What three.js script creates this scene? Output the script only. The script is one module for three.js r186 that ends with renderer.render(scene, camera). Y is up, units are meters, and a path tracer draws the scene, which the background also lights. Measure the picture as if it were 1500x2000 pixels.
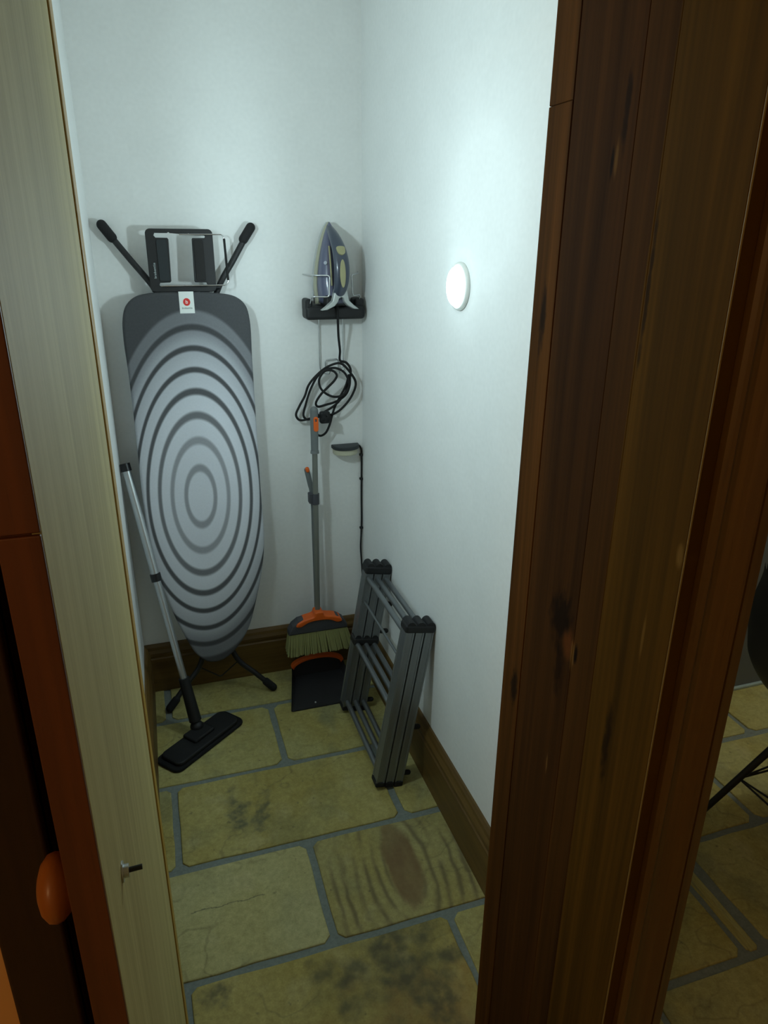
import * as THREE from 'three';
import { RoundedBoxGeometry } from 'three/addons/geometries/RoundedBoxGeometry.js';
import { ImprovedNoise } from 'three/addons/math/ImprovedNoise.js';
import { mergeGeometries } from 'three/addons/utils/BufferGeometryUtils.js';

// ------------------------------------------------------------------ camera, lights, exposure
const scene = new THREE.Scene();
scene.background = new THREE.Color(0x000000);
const camera = new THREE.PerspectiveCamera(71.58, 0.75, 0.05, 30);
camera.rotation.order = 'YXZ';
camera.position.set(0, 1.6, 0);
camera.rotation.set(-0.3689, -0.3162, 0.0093);
const renderer = new THREE.WebGLRenderer({ antialias: true });
renderer.toneMapping = THREE.LinearToneMapping;
renderer.toneMappingExposure = 1.0;
renderer.shadowMap.enabled = true;

const COOL = new THREE.Color().setRGB(0.735, 0.95, 1.0);
const PUCK = { pos: [0.704, 1.495, -1.593], power: 1.25, glow: 8 };   // round lamp on the right wall
const PUCK_LEFT = { pos: [-0.133, 1.66, -1.5], power: 1.52, glow: 8 }; // its twin on the left wall, hidden by the door
const WARM = { pos: [-0.95, 1.95, 0.75], power: 0.82, color: new THREE.Color().setRGB(1.0, 0.6, 0.27) };
const FAR = { pos: [2.45, 2.1, -1.3], power: 1.35 };

// ------------------------------------------------------------------ helpers
function rng(seed) {
  let a = seed >>> 0;
  return () => { a = (a + 0x6d2b79f5) | 0; let t = Math.imul(a ^ (a >>> 15), 1 | a); t = (t + Math.imul(t ^ (t >>> 7), 61 | t)) ^ t; return ((t ^ (t >>> 14)) >>> 0) / 4294967296; };
}
const perlin = new ImprovedNoise();
const N = (x, y, z = 0) => perlin.noise(x, y, z);
const fbm = (x, y, z, o = 4) => { let s = 0, a = 0.5; for (let i = 0; i < o; i++) { s += a * N(x, y, z + i * 7.3); x *= 2.03; y *= 2.03; a *= 0.5; } return s; };
const clamp = (v, a = 0, b = 1) => Math.min(b, Math.max(a, v));
const ss = (a, b, x) => { const t = clamp((x - a) / (b - a)); return t * t * (3 - 2 * t); };
const mix = (a, b, t) => [a[0] + (b[0] - a[0]) * t, a[1] + (b[1] - a[1]) * t, a[2] + (b[2] - a[2]) * t];
const V = (x, y, z) => new THREE.Vector3(x, y, z);

function tex(w, h, fn, srgb = true) {                             // fn(u, v) -> [r, g, b] 0..255, v up
  const d = new Uint8Array(w * h * 4);
  for (let j = 0; j < h; j++) for (let i = 0; i < w; i++) {
    const c = fn((i + 0.5) / w, (j + 0.5) / h), k = (j * w + i) * 4;
    d[k] = clamp(c[0], 0, 255); d[k + 1] = clamp(c[1], 0, 255); d[k + 2] = clamp(c[2], 0, 255); d[k + 3] = 255;
  }
  const t = new THREE.DataTexture(d, w, h);
  t.magFilter = THREE.LinearFilter; t.minFilter = THREE.LinearMipmapLinearFilter; t.generateMipmaps = true;
  t.wrapS = t.wrapT = THREE.RepeatWrapping;
  if (srgb) t.colorSpace = THREE.SRGBColorSpace;
  t.needsUpdate = true;
  return t;
}
const std = (color, roughness = 0.6, metalness = 0, extra = {}) => new THREE.MeshStandardMaterial({ color, roughness, metalness, ...extra });

const used = {};
function numbered(n) { used[n] = (used[n] || 0) + 1; return used[n] === 1 ? n : n + '_' + String(used[n] - 1).padStart(3, '0'); }
function thing(name, label, category, pos = [0, 0, 0], group) {
  const o = new THREE.Group(); o.name = numbered(name); o.position.set(...pos); scene.add(o);
  o.userData = { label, category }; if (group) o.userData.group = group;
  return o;
}
function structure(name, pos = [0, 0, 0]) {
  const o = new THREE.Group(); o.name = name; o.position.set(...pos); o.userData.kind = 'structure'; scene.add(o); return o;
}
// world-space geometry under a parent at some position: bring it into the parent's frame
function part(parent, name, geo, mat, label) {
  const g = Array.isArray(geo) ? merge(geo) : geo;
  const m = new THREE.Mesh(g, mat); m.name = name; parent.add(m);
  const off = V(0, 0, 0); let p = parent; while (p && p !== scene) { off.add(p.position); p = p.parent; }
  g.translate(-off.x, -off.y, -off.z);
  if (label) m.userData.label = label;
  return m;
}
function merge(list) {
  return mergeGeometries(list.map((g) => { const n = g.index ? g.toNonIndexed() : g; for (const k of Object.keys(n.attributes)) if (!['position', 'normal', 'uv'].includes(k)) n.deleteAttribute(k); return n; }));
}
const box = (x0, x1, y0, y1, z0, z1, r = 0) => {
  const w = x1 - x0, h = y1 - y0, d = z1 - z0;
  const g = r ? new RoundedBoxGeometry(w, h, d, 2, r) : new THREE.BoxGeometry(w, h, d);
  return g.translate((x0 + x1) / 2, (y0 + y1) / 2, (z0 + z1) / 2);
};
function rod(a, b, r0, r1 = r0, seg = 14) {
  const A = V(...a), B = V(...b), d = B.clone().sub(A), L = d.length();
  const g = new THREE.CylinderGeometry(r1, r0, L, seg);
  g.translate(0, L / 2, 0);
  g.applyQuaternion(new THREE.Quaternion().setFromUnitVectors(V(0, 1, 0), d.normalize()));
  return g.translate(A.x, A.y, A.z);
}
function capsule(a, b, r, seg = 12) {
  const A = V(...a), B = V(...b), d = B.clone().sub(A), L = d.length();
  const g = new THREE.CapsuleGeometry(r, L, 5, seg);
  g.applyQuaternion(new THREE.Quaternion().setFromUnitVectors(V(0, 1, 0), d.normalize()));
  const c = A.add(B).multiplyScalar(0.5);
  return g.translate(c.x, c.y, c.z);
}
const tube = (pts, r, seg = 60, rs = 8, closed = false, tension = 0.5) => new THREE.TubeGeometry(new THREE.CatmullRomCurve3(pts.map((p) => V(...p)), closed, 'centripetal', tension), seg, r, rs, closed);
// bent wire: straight runs with small rounded corners
function wire(pts, r, bend = 0.006, rs = 8) {
  const P = pts.map((p) => V(...p)), path = new THREE.CurvePath();
  let last = P[0];
  for (let i = 1; i < P.length - 1; i++) {
    const a = P[i].clone().sub(P[i - 1]), b = P[i + 1].clone().sub(P[i]);
    const k = Math.min(bend, a.length() * 0.45, b.length() * 0.45);
    const p = P[i].clone().addScaledVector(a.normalize(), -k), q = P[i].clone().addScaledVector(b.normalize(), k);
    path.add(new THREE.LineCurve3(last, p)); path.add(new THREE.QuadraticBezierCurve3(p, P[i], q)); last = q;
  }
  path.add(new THREE.LineCurve3(last, P[P.length - 1]));
  return new THREE.TubeGeometry(path, P.length * 14, r, rs, false);
}
// planar uv: u along axis a, v along axis b, in units of (su, sv) from (u0, v0)
function uvPlanar(g, a, b, u0, v0, su, sv) {
  const p = g.attributes.position, uv = new Float32Array(p.count * 2);
  for (let i = 0; i < p.count; i++) { uv[2 * i] = (p.getComponent(i, a) - u0) / su; uv[2 * i + 1] = (p.getComponent(i, b) - v0) / sv; }
  g.setAttribute('uv', new THREE.BufferAttribute(uv, 2)); return g;
}
function extrude(points, depth, bevel = 0, holes = [], smooth = false, seg = 2) {
  const s = new THREE.Shape();
  if (smooth) { const c = new THREE.CatmullRomCurve3(points.map((p) => V(p[0], p[1], 0)), true, 'centripetal'); s.setFromPoints(c.getPoints(points.length * 6).map((p) => new THREE.Vector2(p.x, p.y))); }
  else s.setFromPoints(points.map((p) => new THREE.Vector2(...p)));
  for (const h of holes) s.holes.push(new THREE.Path(h.map((p) => new THREE.Vector2(...p))));
  return new THREE.ExtrudeGeometry(s, { depth: depth - 2 * bevel, bevelEnabled: bevel > 0, bevelSize: bevel, bevelThickness: bevel, bevelOffset: -bevel, bevelSegments: seg, curveSegments: 16 }).translate(0, 0, bevel);
}
// profile in (outward, up) swept along a straight line; at = position, dir 'x' or 'z'
const rrect = (x0, x1, y0, y1, r, n = 5) => {
  const o = []; const c = [[x1 - r, y1 - r, 0], [x0 + r, y1 - r, 1], [x0 + r, y0 + r, 2], [x1 - r, y0 + r, 3]];
  for (const [cx, cy, q] of c) for (let i = 0; i <= n; i++) { const a = (q + i / n) * Math.PI / 2; o.push([cx + r * Math.cos(a), cy + r * Math.sin(a)]); }
  return o;
};

// ------------------------------------------------------------------ materials
const plasterTex = tex(256, 256, (u, v) => { const s = 4 * fbm(u * 9, v * 9, 3, 4) + 3 * N(u * 90, v * 90, 1); return [239 + s, 240 + s, 238 + s]; });
plasterTex.repeat.set(1, 1);
const plasterBump = tex(256, 256, (u, v) => { const s = 128 + 60 * fbm(u * 30, v * 30, 9, 3); return [s, s, s]; }, false);
const M = {
  wall: new THREE.MeshStandardMaterial({ map: plasterTex, roughness: 0.92, bumpMap: plasterBump, bumpScale: 0.0004 }),
  cream: std(0xe2aa66, 0.9),
  roomWall: std(0xb9ad98, 0.9),
  greyWall: std(0x6a6e70, 0.85),
  ceiling: std(0xe6e6e2, 0.95),
  black: std(0x17181a, 0.55),
  blackGloss: std(0x141517, 0.35),
  rubber: std(0x121213, 0.8),
  chrome: std(0xd2d4d6, 0.25, 1),
  steel: std(0xc8ccce, 0.36, 1),
  darkSteel: std(0x3a3c3e, 0.4, 0.9),
};
// wood whose grain runs along v; one tile of the texture covers su by sv metres
function woodTex(w, h, su, sv, light, dark, seed, k = 1, fine = 1) {
  return tex(w, h, (u, v) => {
    const x = u * su, y = v * sv;
    const wob = 0.012 * N(x * 6, y * 1.3, seed);
    const broad = fbm((x + wob) * 28, y * 0.9, seed, 3);
    const streak = fbm((x + wob) * 150, y * 3.2, seed + 11, 3);
    const pore = Math.max(0, N(x * 900, y * 22, seed + 5) - 0.25);
    const t = clamp(0.42 + k * (0.75 * broad + 0.4 * streak) + fine * 0.5 * pore);
    return mix(light, dark, t);
  });
}
const boardOak = woodTex(256, 256, 0.2, 2.6, [118, 90, 42], [73, 52, 18], 3, 1);
M.skirting = new THREE.MeshStandardMaterial({ map: boardOak, roughness: 0.5 });
const paleTex = woodTex(384, 1024, 0.55, 1.95, [202, 188, 124], [152, 134, 80], 21, 0.9, 1);
M.pale = new THREE.MeshStandardMaterial({ map: paleTex, roughness: 0.62 });
const stainTex = woodTex(128, 1024, 0.06, 1.95, [106, 58, 24], [61, 31, 12], 31, 1);
M.stain = new THREE.MeshStandardMaterial({ map: stainTex, roughness: 0.5 });
const walnutTex = woodTex(256, 1024, 0.2, 2.0, [120, 88, 40], [73, 49, 18], 41, 1);
M.walnut = new THREE.MeshStandardMaterial({ map: walnutTex, roughness: 0.42 });
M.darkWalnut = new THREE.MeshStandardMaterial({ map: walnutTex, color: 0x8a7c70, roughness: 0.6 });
const ochreTex = woodTex(64, 512, 0.05, 2.0, [192, 152, 52], [148, 110, 30], 51, 0.8);
M.ochre = new THREE.MeshStandardMaterial({ map: ochreTex, roughness: 0.4 });

// ------------------------------------------------------------------ room shell
const H = 2.4, XL = -0.133, XR = 0.704, ZB = -2.415, ZF = -0.9;
const uvWall = (g, a, b) => uvPlanar(g, a, b, 0, 0, 1, 1);
function wallBox(name, b, m, a, c) {
  const o = structure(name, [(b[0] + b[1]) / 2, b[2], (b[4] + b[5]) / 2]);
  part(o, 'plaster', uvWall(box(...b), a, c), m); return o;
}
wallBox('wall_back', [-0.26, 0.82, 0, H, ZB - 0.1, ZB], M.wall, 0, 1);
wallBox('wall_left', [XL - 0.1, XL, 0, H, ZB, ZF], M.wall, 2, 1);
wallBox('wall_right', [XR, XR + 0.1, 0, H, ZB, ZF], M.wall, 2, 1);
wallBox('wall_return', [0.5265, XR + 0.1, 0, H, ZF, -0.845], M.wall, 0, 1);
wallBox('wall_pier', [0.5265, 0.598, 0, H, -0.845, -0.5565], M.walnut, 2, 1);
wallBox('wall_front', [-1.7, -0.1605, 0, H, ZF, -0.5585], M.cream, 0, 1);
wallBox('wall_over_door', [-0.1605, 0.5265, 1.985, H, ZF, -0.5585], M.cream, 0, 1);
wallBox('wall_room_left', [-1.8, -1.7, 0, H, ZF, 1.7], M.roomWall, 2, 1);
wallBox('wall_room_behind', [-1.8, 3.0, 0, H, 1.7, 1.8], M.roomWall, 0, 1);
wallBox('wall_room_right', [3.0, 3.1, 0, H, -1.765, 1.8], M.roomWall, 2, 1);
wallBox('wall_far', [0.804, 3.1, 0, H, -1.865, -1.765], M.greyWall, 0, 1);
wallBox('ceiling', [-1.8, 3.1, H, H + 0.1, -2.52, 1.8], M.ceiling, 0, 2);

// stone floor: grout bed and flagstones, rows 0.3305 m deep in running bond
const floor = structure('floor', [0, 0, 0]);
const groutTex = tex(256, 256, (u, v) => { const s = 14 * fbm(u * 40, v * 40, 2, 3) + 10 * N(u * 110, v * 110, 4); return [124 + s, 131 + s, 124 + s]; });
part(floor, 'grout_bed', uvPlanar(box(-1.8, 3.1, -0.06, -0.0045, -2.52, 1.8), 0, 2, 0, 0, 0.6, 0.6), new THREE.MeshStandardMaterial({ map: groutTex, roughness: 0.95 }));
const stoneBump = tex(256, 128, (u, v) => { const s = 128 + 90 * fbm(u * 10, v * 5, 61, 5); return [s, s, s]; }, false);
function stoneTex(seed, o = {}) {
  const base = o.base || [174, 166, 106], warm = o.warm || [162, 145, 74], grey = o.grey || [120, 120, 88];
  return tex(320, 160, (u, v) => {
    const x = u * 0.62, y = v * 0.31;
    const warp = 0.03 * fbm(x * 6, y * 6, seed + 21, 3);
    let c = mix(base, warm, clamp(0.4 + 2.2 * fbm(x * 5 + warp * 8, y * 4, seed, 4)) * (o.warmK ?? 0.7));
    c = mix(c, grey, ss(0.02, 0.42, fbm((x + warp) * 8 + 4, y * 6, seed + 9, 5)) * (o.greyK ?? 0.6));
    c = mix(c, [188, 178, 132], 0.35 * ss(0.1, 0.45, fbm(x * 13, (y + warp) * 11, seed + 31, 4)));
    const fleck = ss(0.3, 0.5, fbm(x * 60, y * 60, seed + 41, 3)); c = mix(c, [84, 80, 56], 0.45 * fleck);
    const seam = Math.abs(fbm(x * 7, y * 9, seed + 51, 3)); c = mix(c, [104, 96, 62], 0.3 * (1 - ss(0.0, 0.035, seam)) * ss(-0.1, 0.25, N(x * 4, y * 4, seed + 61)));
    const sp = N(x * 420, y * 420, seed + 7) * 8 + N(x * 260, y * 260, seed) * 13 + N(x * 90, y * 90, seed + 3) * 12 + N(x * 38, y * 38, seed + 4) * 9;
    c = [c[0] + sp, c[1] + sp, c[2] + sp * 0.8];
    if (o.paint) c = o.paint(u, v, x, y, c, seed);
    return c;
  });
}
const blot = (x, y, cx, cy, rx, ry, seed, f = 20, k = 1.3) => { const d = Math.hypot((x - cx) / rx, (y - cy) / ry) + k * fbm(x * f, y * f, seed, 5); return (1 - ss(0.25, 1.15, d)) * clamp(0.75 + 1.4 * fbm(x * f * 2.2, y * f * 2.2, seed + 2, 4)); };
const generic = [0, 1, 2, 3, 4].map((i) => stoneTex(100 + i * 17, { warmK: 0.5 + 0.12 * (i % 3), greyK: 0.45 + 0.12 * (i % 2) }));
const pale = stoneTex(301, { base: [182, 175, 122], warmK: 0.25, greyK: 0.2, paint: (u, v, x, y, c) => { const cr = Math.abs(y - 0.19 - 0.012 * N(x * 18, 1, 5) + 0.03 * x); return cr < 0.0012 && x > 0.3 && x < 0.48 ? mix(c, [80, 80, 58], 0.6) : c; } });
// flagstone with brown bands around a long oval figure
const banded = stoneTex(330, { base: [166, 155, 98], warmK: 0.5, greyK: 0.35, paint: (u, v, x, y, c, s) => {
  const wob = 0.014 * fbm(x * 7, y * 9, s, 4), dx = x - 0.222 - 0.05 * (y - 0.16) + wob, yy = (y - 0.165) / 0.15;
  const r = Math.hypot(dx / 0.052, yy + 0.25 * wob);               // lens-shaped growth figure and the bands around it
  const k = 1 - ss(0.72, 1.02, r + 0.25 * fbm(x * 30, y * 14, s + 3, 4));
  c = mix(c, [118, 92, 58], (0.75 + 0.6 * fbm(x * 24, y * 10, s + 5, 4)) * k);
  const ring = Math.hypot(dx, 0.055 * yy);
  const w = 0.5 + 0.5 * Math.sin(ring * 205 + 5 * fbm(x * 11, y * 4, s + 2, 4));
  const band = Math.pow(w, 2.2) * (1 - k) * ss(-0.22, 0.2, fbm(x * 16, y * 5, s + 6, 4)) * (1 - 0.5 * ss(0.16, 0.32, ring));
  return mix(c, [92, 80, 54], 0.6 * band);
} });
// flagstone with dark mossy blotches
const blotched = stoneTex(350, { base: [174, 158, 90], warmK: 0.85, greyK: 0.35, paint: (u, v, x, y, c, s) => {
  let k = blot(x, y, 0.46, 0.23, 0.19, 0.11, s, 14) * 0.8;
  k = Math.max(k, 0.7 * blot(x, y, 0.52, 0.12, 0.07, 0.08, s + 4, 22)); k = Math.max(k, 0.6 * blot(x, y, 0.06, 0.27, 0.04, 0.035, s + 8, 30));
  c = mix(c, [150, 108, 56], 0.4 * blot(x, y, 0.5, 0.1, 0.2, 0.14, s + 12, 12));
  return mix(c, [84, 80, 58], clamp(k));
} });
const stained = stoneTex(370, { base: [172, 160, 96], warmK: 0.75, greyK: 0.3, paint: (u, v, x, y, c, s) => {
  let k = blot(x, y, 0.17, 0.15, 0.035, 0.1, s, 26) * 0.8; k = Math.max(k, 0.7 * blot(x - 0.3 * (y - 0.1), y, 0.225, 0.13, 0.028, 0.09, s + 4, 30));
  return mix(c, [88, 88, 68], clamp(k));
} });
const stoneMat = (t) => new THREE.MeshStandardMaterial({ map: t, roughness: 0.78, bumpMap: stoneBump, bumpScale: 0.003 });
const genericM = generic.map(stoneMat), special = { D1: stoneMat(banded), D0: stoneMat(pale), E0: stoneMat(blotched), C0: stoneMat(stained) };
{
  const R = rng(7), pitch = 0.3305, z0 = -1.203, len = 0.643, gap = 0.0095;
  const rows = {};
  for (let k = -8; k <= 4; k++) {                                  // row k spans z0 - pitch*(k) .. z0 - pitch*(k-1)
    const zb = Math.max(z0 - pitch * k, -2.515), zf = z0 - pitch * (k - 1), off = ((k % 2) + 2) % 2 === 0 ? -0.07 : 0.283;
    for (let n = -3; n <= 5; n++) {
      const a = off + n * len, b = a + len;
      if (b < -1.7 || a > 3.0) continue;
      if (zf < -1.9 && (a > 0.75 || b < -0.2)) continue;           // behind the cupboard or the far wall
      if (zf < -0.95 && b < -0.2) continue;
      const cuts = k === 0 && n === 2 ? [[a, a + 0.052], [a + 0.066, b]] : [[a, b]];
      for (const [xa, xb] of cuts) {
        const g0 = gap * (0.8 + 0.4 * R());
        const j = () => (R() - 0.5) * 0.006;
        const X0 = xa + g0, X1 = xb - g0, Z0 = zb + g0, Z1 = zf - g0, pts = [];
        const edge = (p, q, m) => { for (let i = 0; i <= m; i++) { const t = i / m; const w = i === 0 || i === m ? 0 : 1; pts.push([p[0] + (q[0] - p[0]) * t + w * j() * 0.7, p[1] + (q[1] - p[1]) * t + w * j() * 0.7]); } };
        const r = Math.min(0.012 + 0.008 * R(), (X1 - X0) / 4);
        const m = xb - xa > 0.2 ? 7 : 2;
        // shape in (x, -z) so that the extrusion points up
        edge([X0 + r, -Z1], [X1 - r, -Z1], m); edge([X1, -Z1 + r], [X1, -Z0 - r], 4); edge([X1 - r, -Z0], [X0 + r, -Z0], m); edge([X0, -Z0 - r], [X0, -Z1 + r], 4);
        const g = extrude(pts, 0.014, 0.0035);
        const key = k === 1 && n === 0 ? 'D1' : k === 1 && n === -1 ? 'D0' : k === 0 && n === 0 ? 'E0' : k === 2 && n === 0 ? 'C0' : null;
        const mat = key ? special[key] : genericM[Math.floor(R() * 5)];
        uvPlanar(g, 0, 1, xa, -zf, xb - xa, zf - zb);
        g.rotateX(-Math.PI / 2); g.translate(0, -0.0142 + 0.0008 * R(), 0);
        part(floor, numberedTile(), g, mat);
      }
    }
  }
}
function numberedTile() { return numbered('stone_tile'); }

// baseboards: moulded profile (thickness out from the wall, height)
const skirtProfile = [[0, 0], [0.02, 0], [0.02, 0.138], [0.0165, 0.143], [0.0165, 0.147], [0.0195, 0.153], [0.0195, 0.162], [0.014, 0.174], [0.012, 0.184], [0.006, 0.194], [0, 0.194]];
function skirting(name, from, to, axis, wallAt, sign, height = 1, m = M.skirting) {
  const L = to - from;
  const g = new THREE.ExtrudeGeometry(new THREE.Shape(skirtProfile.map((p) => new THREE.Vector2(p[0], p[1] * height))), { depth: L, bevelEnabled: false });
  // local: x out, y up, z along
  if (axis === 'z') { g.scale(sign, 1, 1); if (sign < 0) flip(g); g.translate(wallAt, 0, from); uvPlanar(g, 1, 2, 0, 0, 0.2, 2.6); }
  else { g.rotateY(-Math.PI / 2); g.scale(-1, 1, 1); flip(g); g.translate(from, 0, wallAt); uvPlanar(g, 1, 0, 0, 0, 0.2, 2.6); if (sign < 0) throw new Error('x runs face +z'); }
  const o = structure(name, [axis === 'z' ? wallAt : (from + to) / 2, 0, axis === 'z' ? (from + to) / 2 : wallAt]);
  part(o, 'board', g, m); return o;
}
function flip(g) {
  const n = g.index ? g.toNonIndexed() : g;
  for (const k of ['position', 'normal', 'uv']) { const a = n.attributes[k], s = a.itemSize; for (let i = 0; i < a.count; i += 3) for (let c = 0; c < s; c++) { const t = a.array[(i + 1) * s + c]; a.array[(i + 1) * s + c] = a.array[(i + 2) * s + c]; a.array[(i + 2) * s + c] = t; } }
  n.computeVertexNormals();
}
skirting('baseboard_back', XL, XR, 'x', ZB, 1);
skirting('baseboard_right', ZB + 0.02, ZF, 'z', XR, -1);
skirting('baseboard_left', ZB + 0.02, -0.95, 'z', XL, 1);
{ const o = structure('baseboard_far', [1.9, 0, -1.765]); part(o, 'board', box(0.81, 2.99, 0, 0.012, -1.765, -1.752, 0.003), std(0x9fb0ae, 0.5)); }

// ------------------------------------------------------------------ doorway: right-hand lining of glued staves
const JX = 0.507;
const liningTex = tex(448, 1536, (u, v) => {
  const z = -0.9 + u * 0.37, y = v * 2.0;                          // u from the cupboard side to the room side
  const wob = 0.006 * N(z * 10, y * 1.6, 71);
  const zz = z + wob;
  const tone = zz < -0.844 ? [[102, 66, 28], [60, 38, 13], 1] : zz < -0.716 ? [[82, 52, 22], [48, 30, 11], 2] : zz < -0.665 ? [[88, 58, 24], [53, 34, 12], 3] : [[102, 73, 22], [62, 44, 11], 4];
  const broad = fbm(zz * 40, y * 1.1, tone[2] * 9, 3), streak = fbm(zz * 190, y * 3, tone[2] * 5, 3);
  let c = mix(tone[0], tone[1], clamp(0.45 + 0.9 * broad + 0.4 * streak));
  const dark = [22, 14, 8], paleC = [150, 122, 74];
  const fl = (z1, y1, rz, ry, seed, k = 0.7) => 1 - ss(0.35, 1.15, Math.hypot((z - z1) / rz, (y - y1) / ry) + k * fbm(z * 120, y * 45, seed, 4));
  c = mix(c, dark, 0.75 * fl(-0.752, 1.105, 0.03, 0.05, 1));       // the big knot: dark ring, brown heart, torn pale edge
  c = mix(c, dark, 0.6 * fl(-0.745, 1.03, 0.012, 0.05, 2));
  c = mix(c, [112, 66, 32], 0.7 * fl(-0.729, 1.078, 0.017, 0.028, 3, 0.3));
  c = mix(c, paleC, 0.5 * fl(-0.716, 1.068, 0.006, 0.026, 4, 0.6));
  c = mix(c, dark, 0.9 * fl(-0.708, 1.074, 0.005, 0.018, 5, 0.4));
  c = mix(c, paleC, 0.4 * fl(-0.7445, 1.683, 0.004, 0.024, 6, 0.3)); c = mix(c, dark, 0.8 * fl(-0.752, 1.68, 0.0035, 0.022, 7, 0.3)); c = mix(c, dark, 0.6 * fl(-0.735, 1.73, 0.006, 0.05, 8));
  c = mix(c, paleC, 0.5 * fl(-0.549, 1.29, 0.006, 0.017, 9, 0.3));
  c = mix(c, paleC, 0.4 * fl(-0.585, 1.172, 0.003, 0.035, 10, 0.2));
  c = mix(c, paleC, 0.45 * fl(-0.747, 0.859, 0.0025, 0.022, 11, 0.2));
  c = mix(c, dark, 0.6 * fl(-0.62, 1.0, 0.008, 0.07, 12)); c = mix(c, dark, 0.6 * fl(-0.66, 1.55, 0.004, 0.1, 13)); c = mix(c, dark, 0.7 * fl(-0.87, 1.5, 0.008, 0.05, 14)); c = mix(c, dark, 0.7 * fl(-0.86, 0.92, 0.012, 0.035, 15));
  return c;
});
const liningM = new THREE.MeshPhysicalMaterial({ map: liningTex, roughness: 0.8, specularIntensity: 0.12, color: 0xfff2dc });
{
  const o = structure('trim_1', [JX, 0, -0.72]);
  const stave = (z0, z1, y0, y1, x, name = 'stave') => part(o, numbered(name), uvPlanar(box(x, 0.5265, y0, y1, z0, z1, 0.0012), 2, 1, -0.9, 0, 0.37, 2.0), liningM);
  stave(-0.8995, -0.8442, 0.0, 1.7537, JX - 0.0006, 'bead'); stave(-0.8995, -0.8442, 1.7543, 1.985, JX - 0.0003, 'bead');
  stave(-0.844, -0.7162, 0.0, 1.985, JX + 0.0005); stave(-0.716, -0.6652, 0.0, 1.985, JX + 0.0004); stave(-0.665, -0.5432, 0.0, 1.985, JX);
  part(o, 'worn_edge', capsule([JX + 0.0012, 0.01, -0.5427], [JX + 0.0012, 1.98, -0.5427], 0.0011, 6), std(0x8a7440, 0.5), 'thin pale worn edge');
  part(o, 'rebate_strip', uvPlanar(box(JX + 0.003, 0.527, 0, 1.985, -0.5565, -0.5455, 0.001), 0, 1, 0, 0, 0.2, 2), M.darkWalnut, 'dark stained edge strip');
}
{ // right architrave, moulded, facing the room
  const prof = [[0.527, -0.5565], [0.527, -0.536], [0.530, -0.532], [0.5335, -0.530], [0.537, -0.532], [0.539, -0.5355], [0.545, -0.542], [0.556, -0.543], [0.568, -0.538], [0.578, -0.5295], [0.5805, -0.5285], [0.5805, -0.545], [0.5845, -0.545], [0.5845, -0.5295], [0.598, -0.5295], [0.600, -0.5315], [0.600, -0.5565]];
  const g = new THREE.ExtrudeGeometry(new THREE.Shape(prof.map((p) => new THREE.Vector2(p[0], -p[1]))), { depth: 2.06, bevelEnabled: false });
  g.rotateX(-Math.PI / 2);
  uvPlanar(g, 0, 1, 0, 0, 0.2, 2.0);
  const o = structure('trim_2', [0.566, 0, -0.545]); part(o, 'architrave', g, M.walnut);
}
{ // left lining, architrave and hinge post
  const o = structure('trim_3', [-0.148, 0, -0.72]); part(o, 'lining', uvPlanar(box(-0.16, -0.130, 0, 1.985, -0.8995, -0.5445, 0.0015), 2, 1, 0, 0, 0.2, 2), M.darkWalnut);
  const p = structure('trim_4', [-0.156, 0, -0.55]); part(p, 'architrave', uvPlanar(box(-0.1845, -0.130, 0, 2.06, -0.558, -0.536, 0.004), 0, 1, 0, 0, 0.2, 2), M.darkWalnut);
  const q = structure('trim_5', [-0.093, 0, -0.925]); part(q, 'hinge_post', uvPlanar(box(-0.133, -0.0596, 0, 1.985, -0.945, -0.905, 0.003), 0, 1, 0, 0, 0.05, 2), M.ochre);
  const h = structure('trim_6', [0.18, 1.985, -0.72]); part(h, 'head_lining', uvPlanar(box(-0.134, 0.5065, 1.962, 1.985, -0.8995, -0.5445, 0.0015), 2, 0, 0, 0, 0.2, 2), M.darkWalnut);
}
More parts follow.
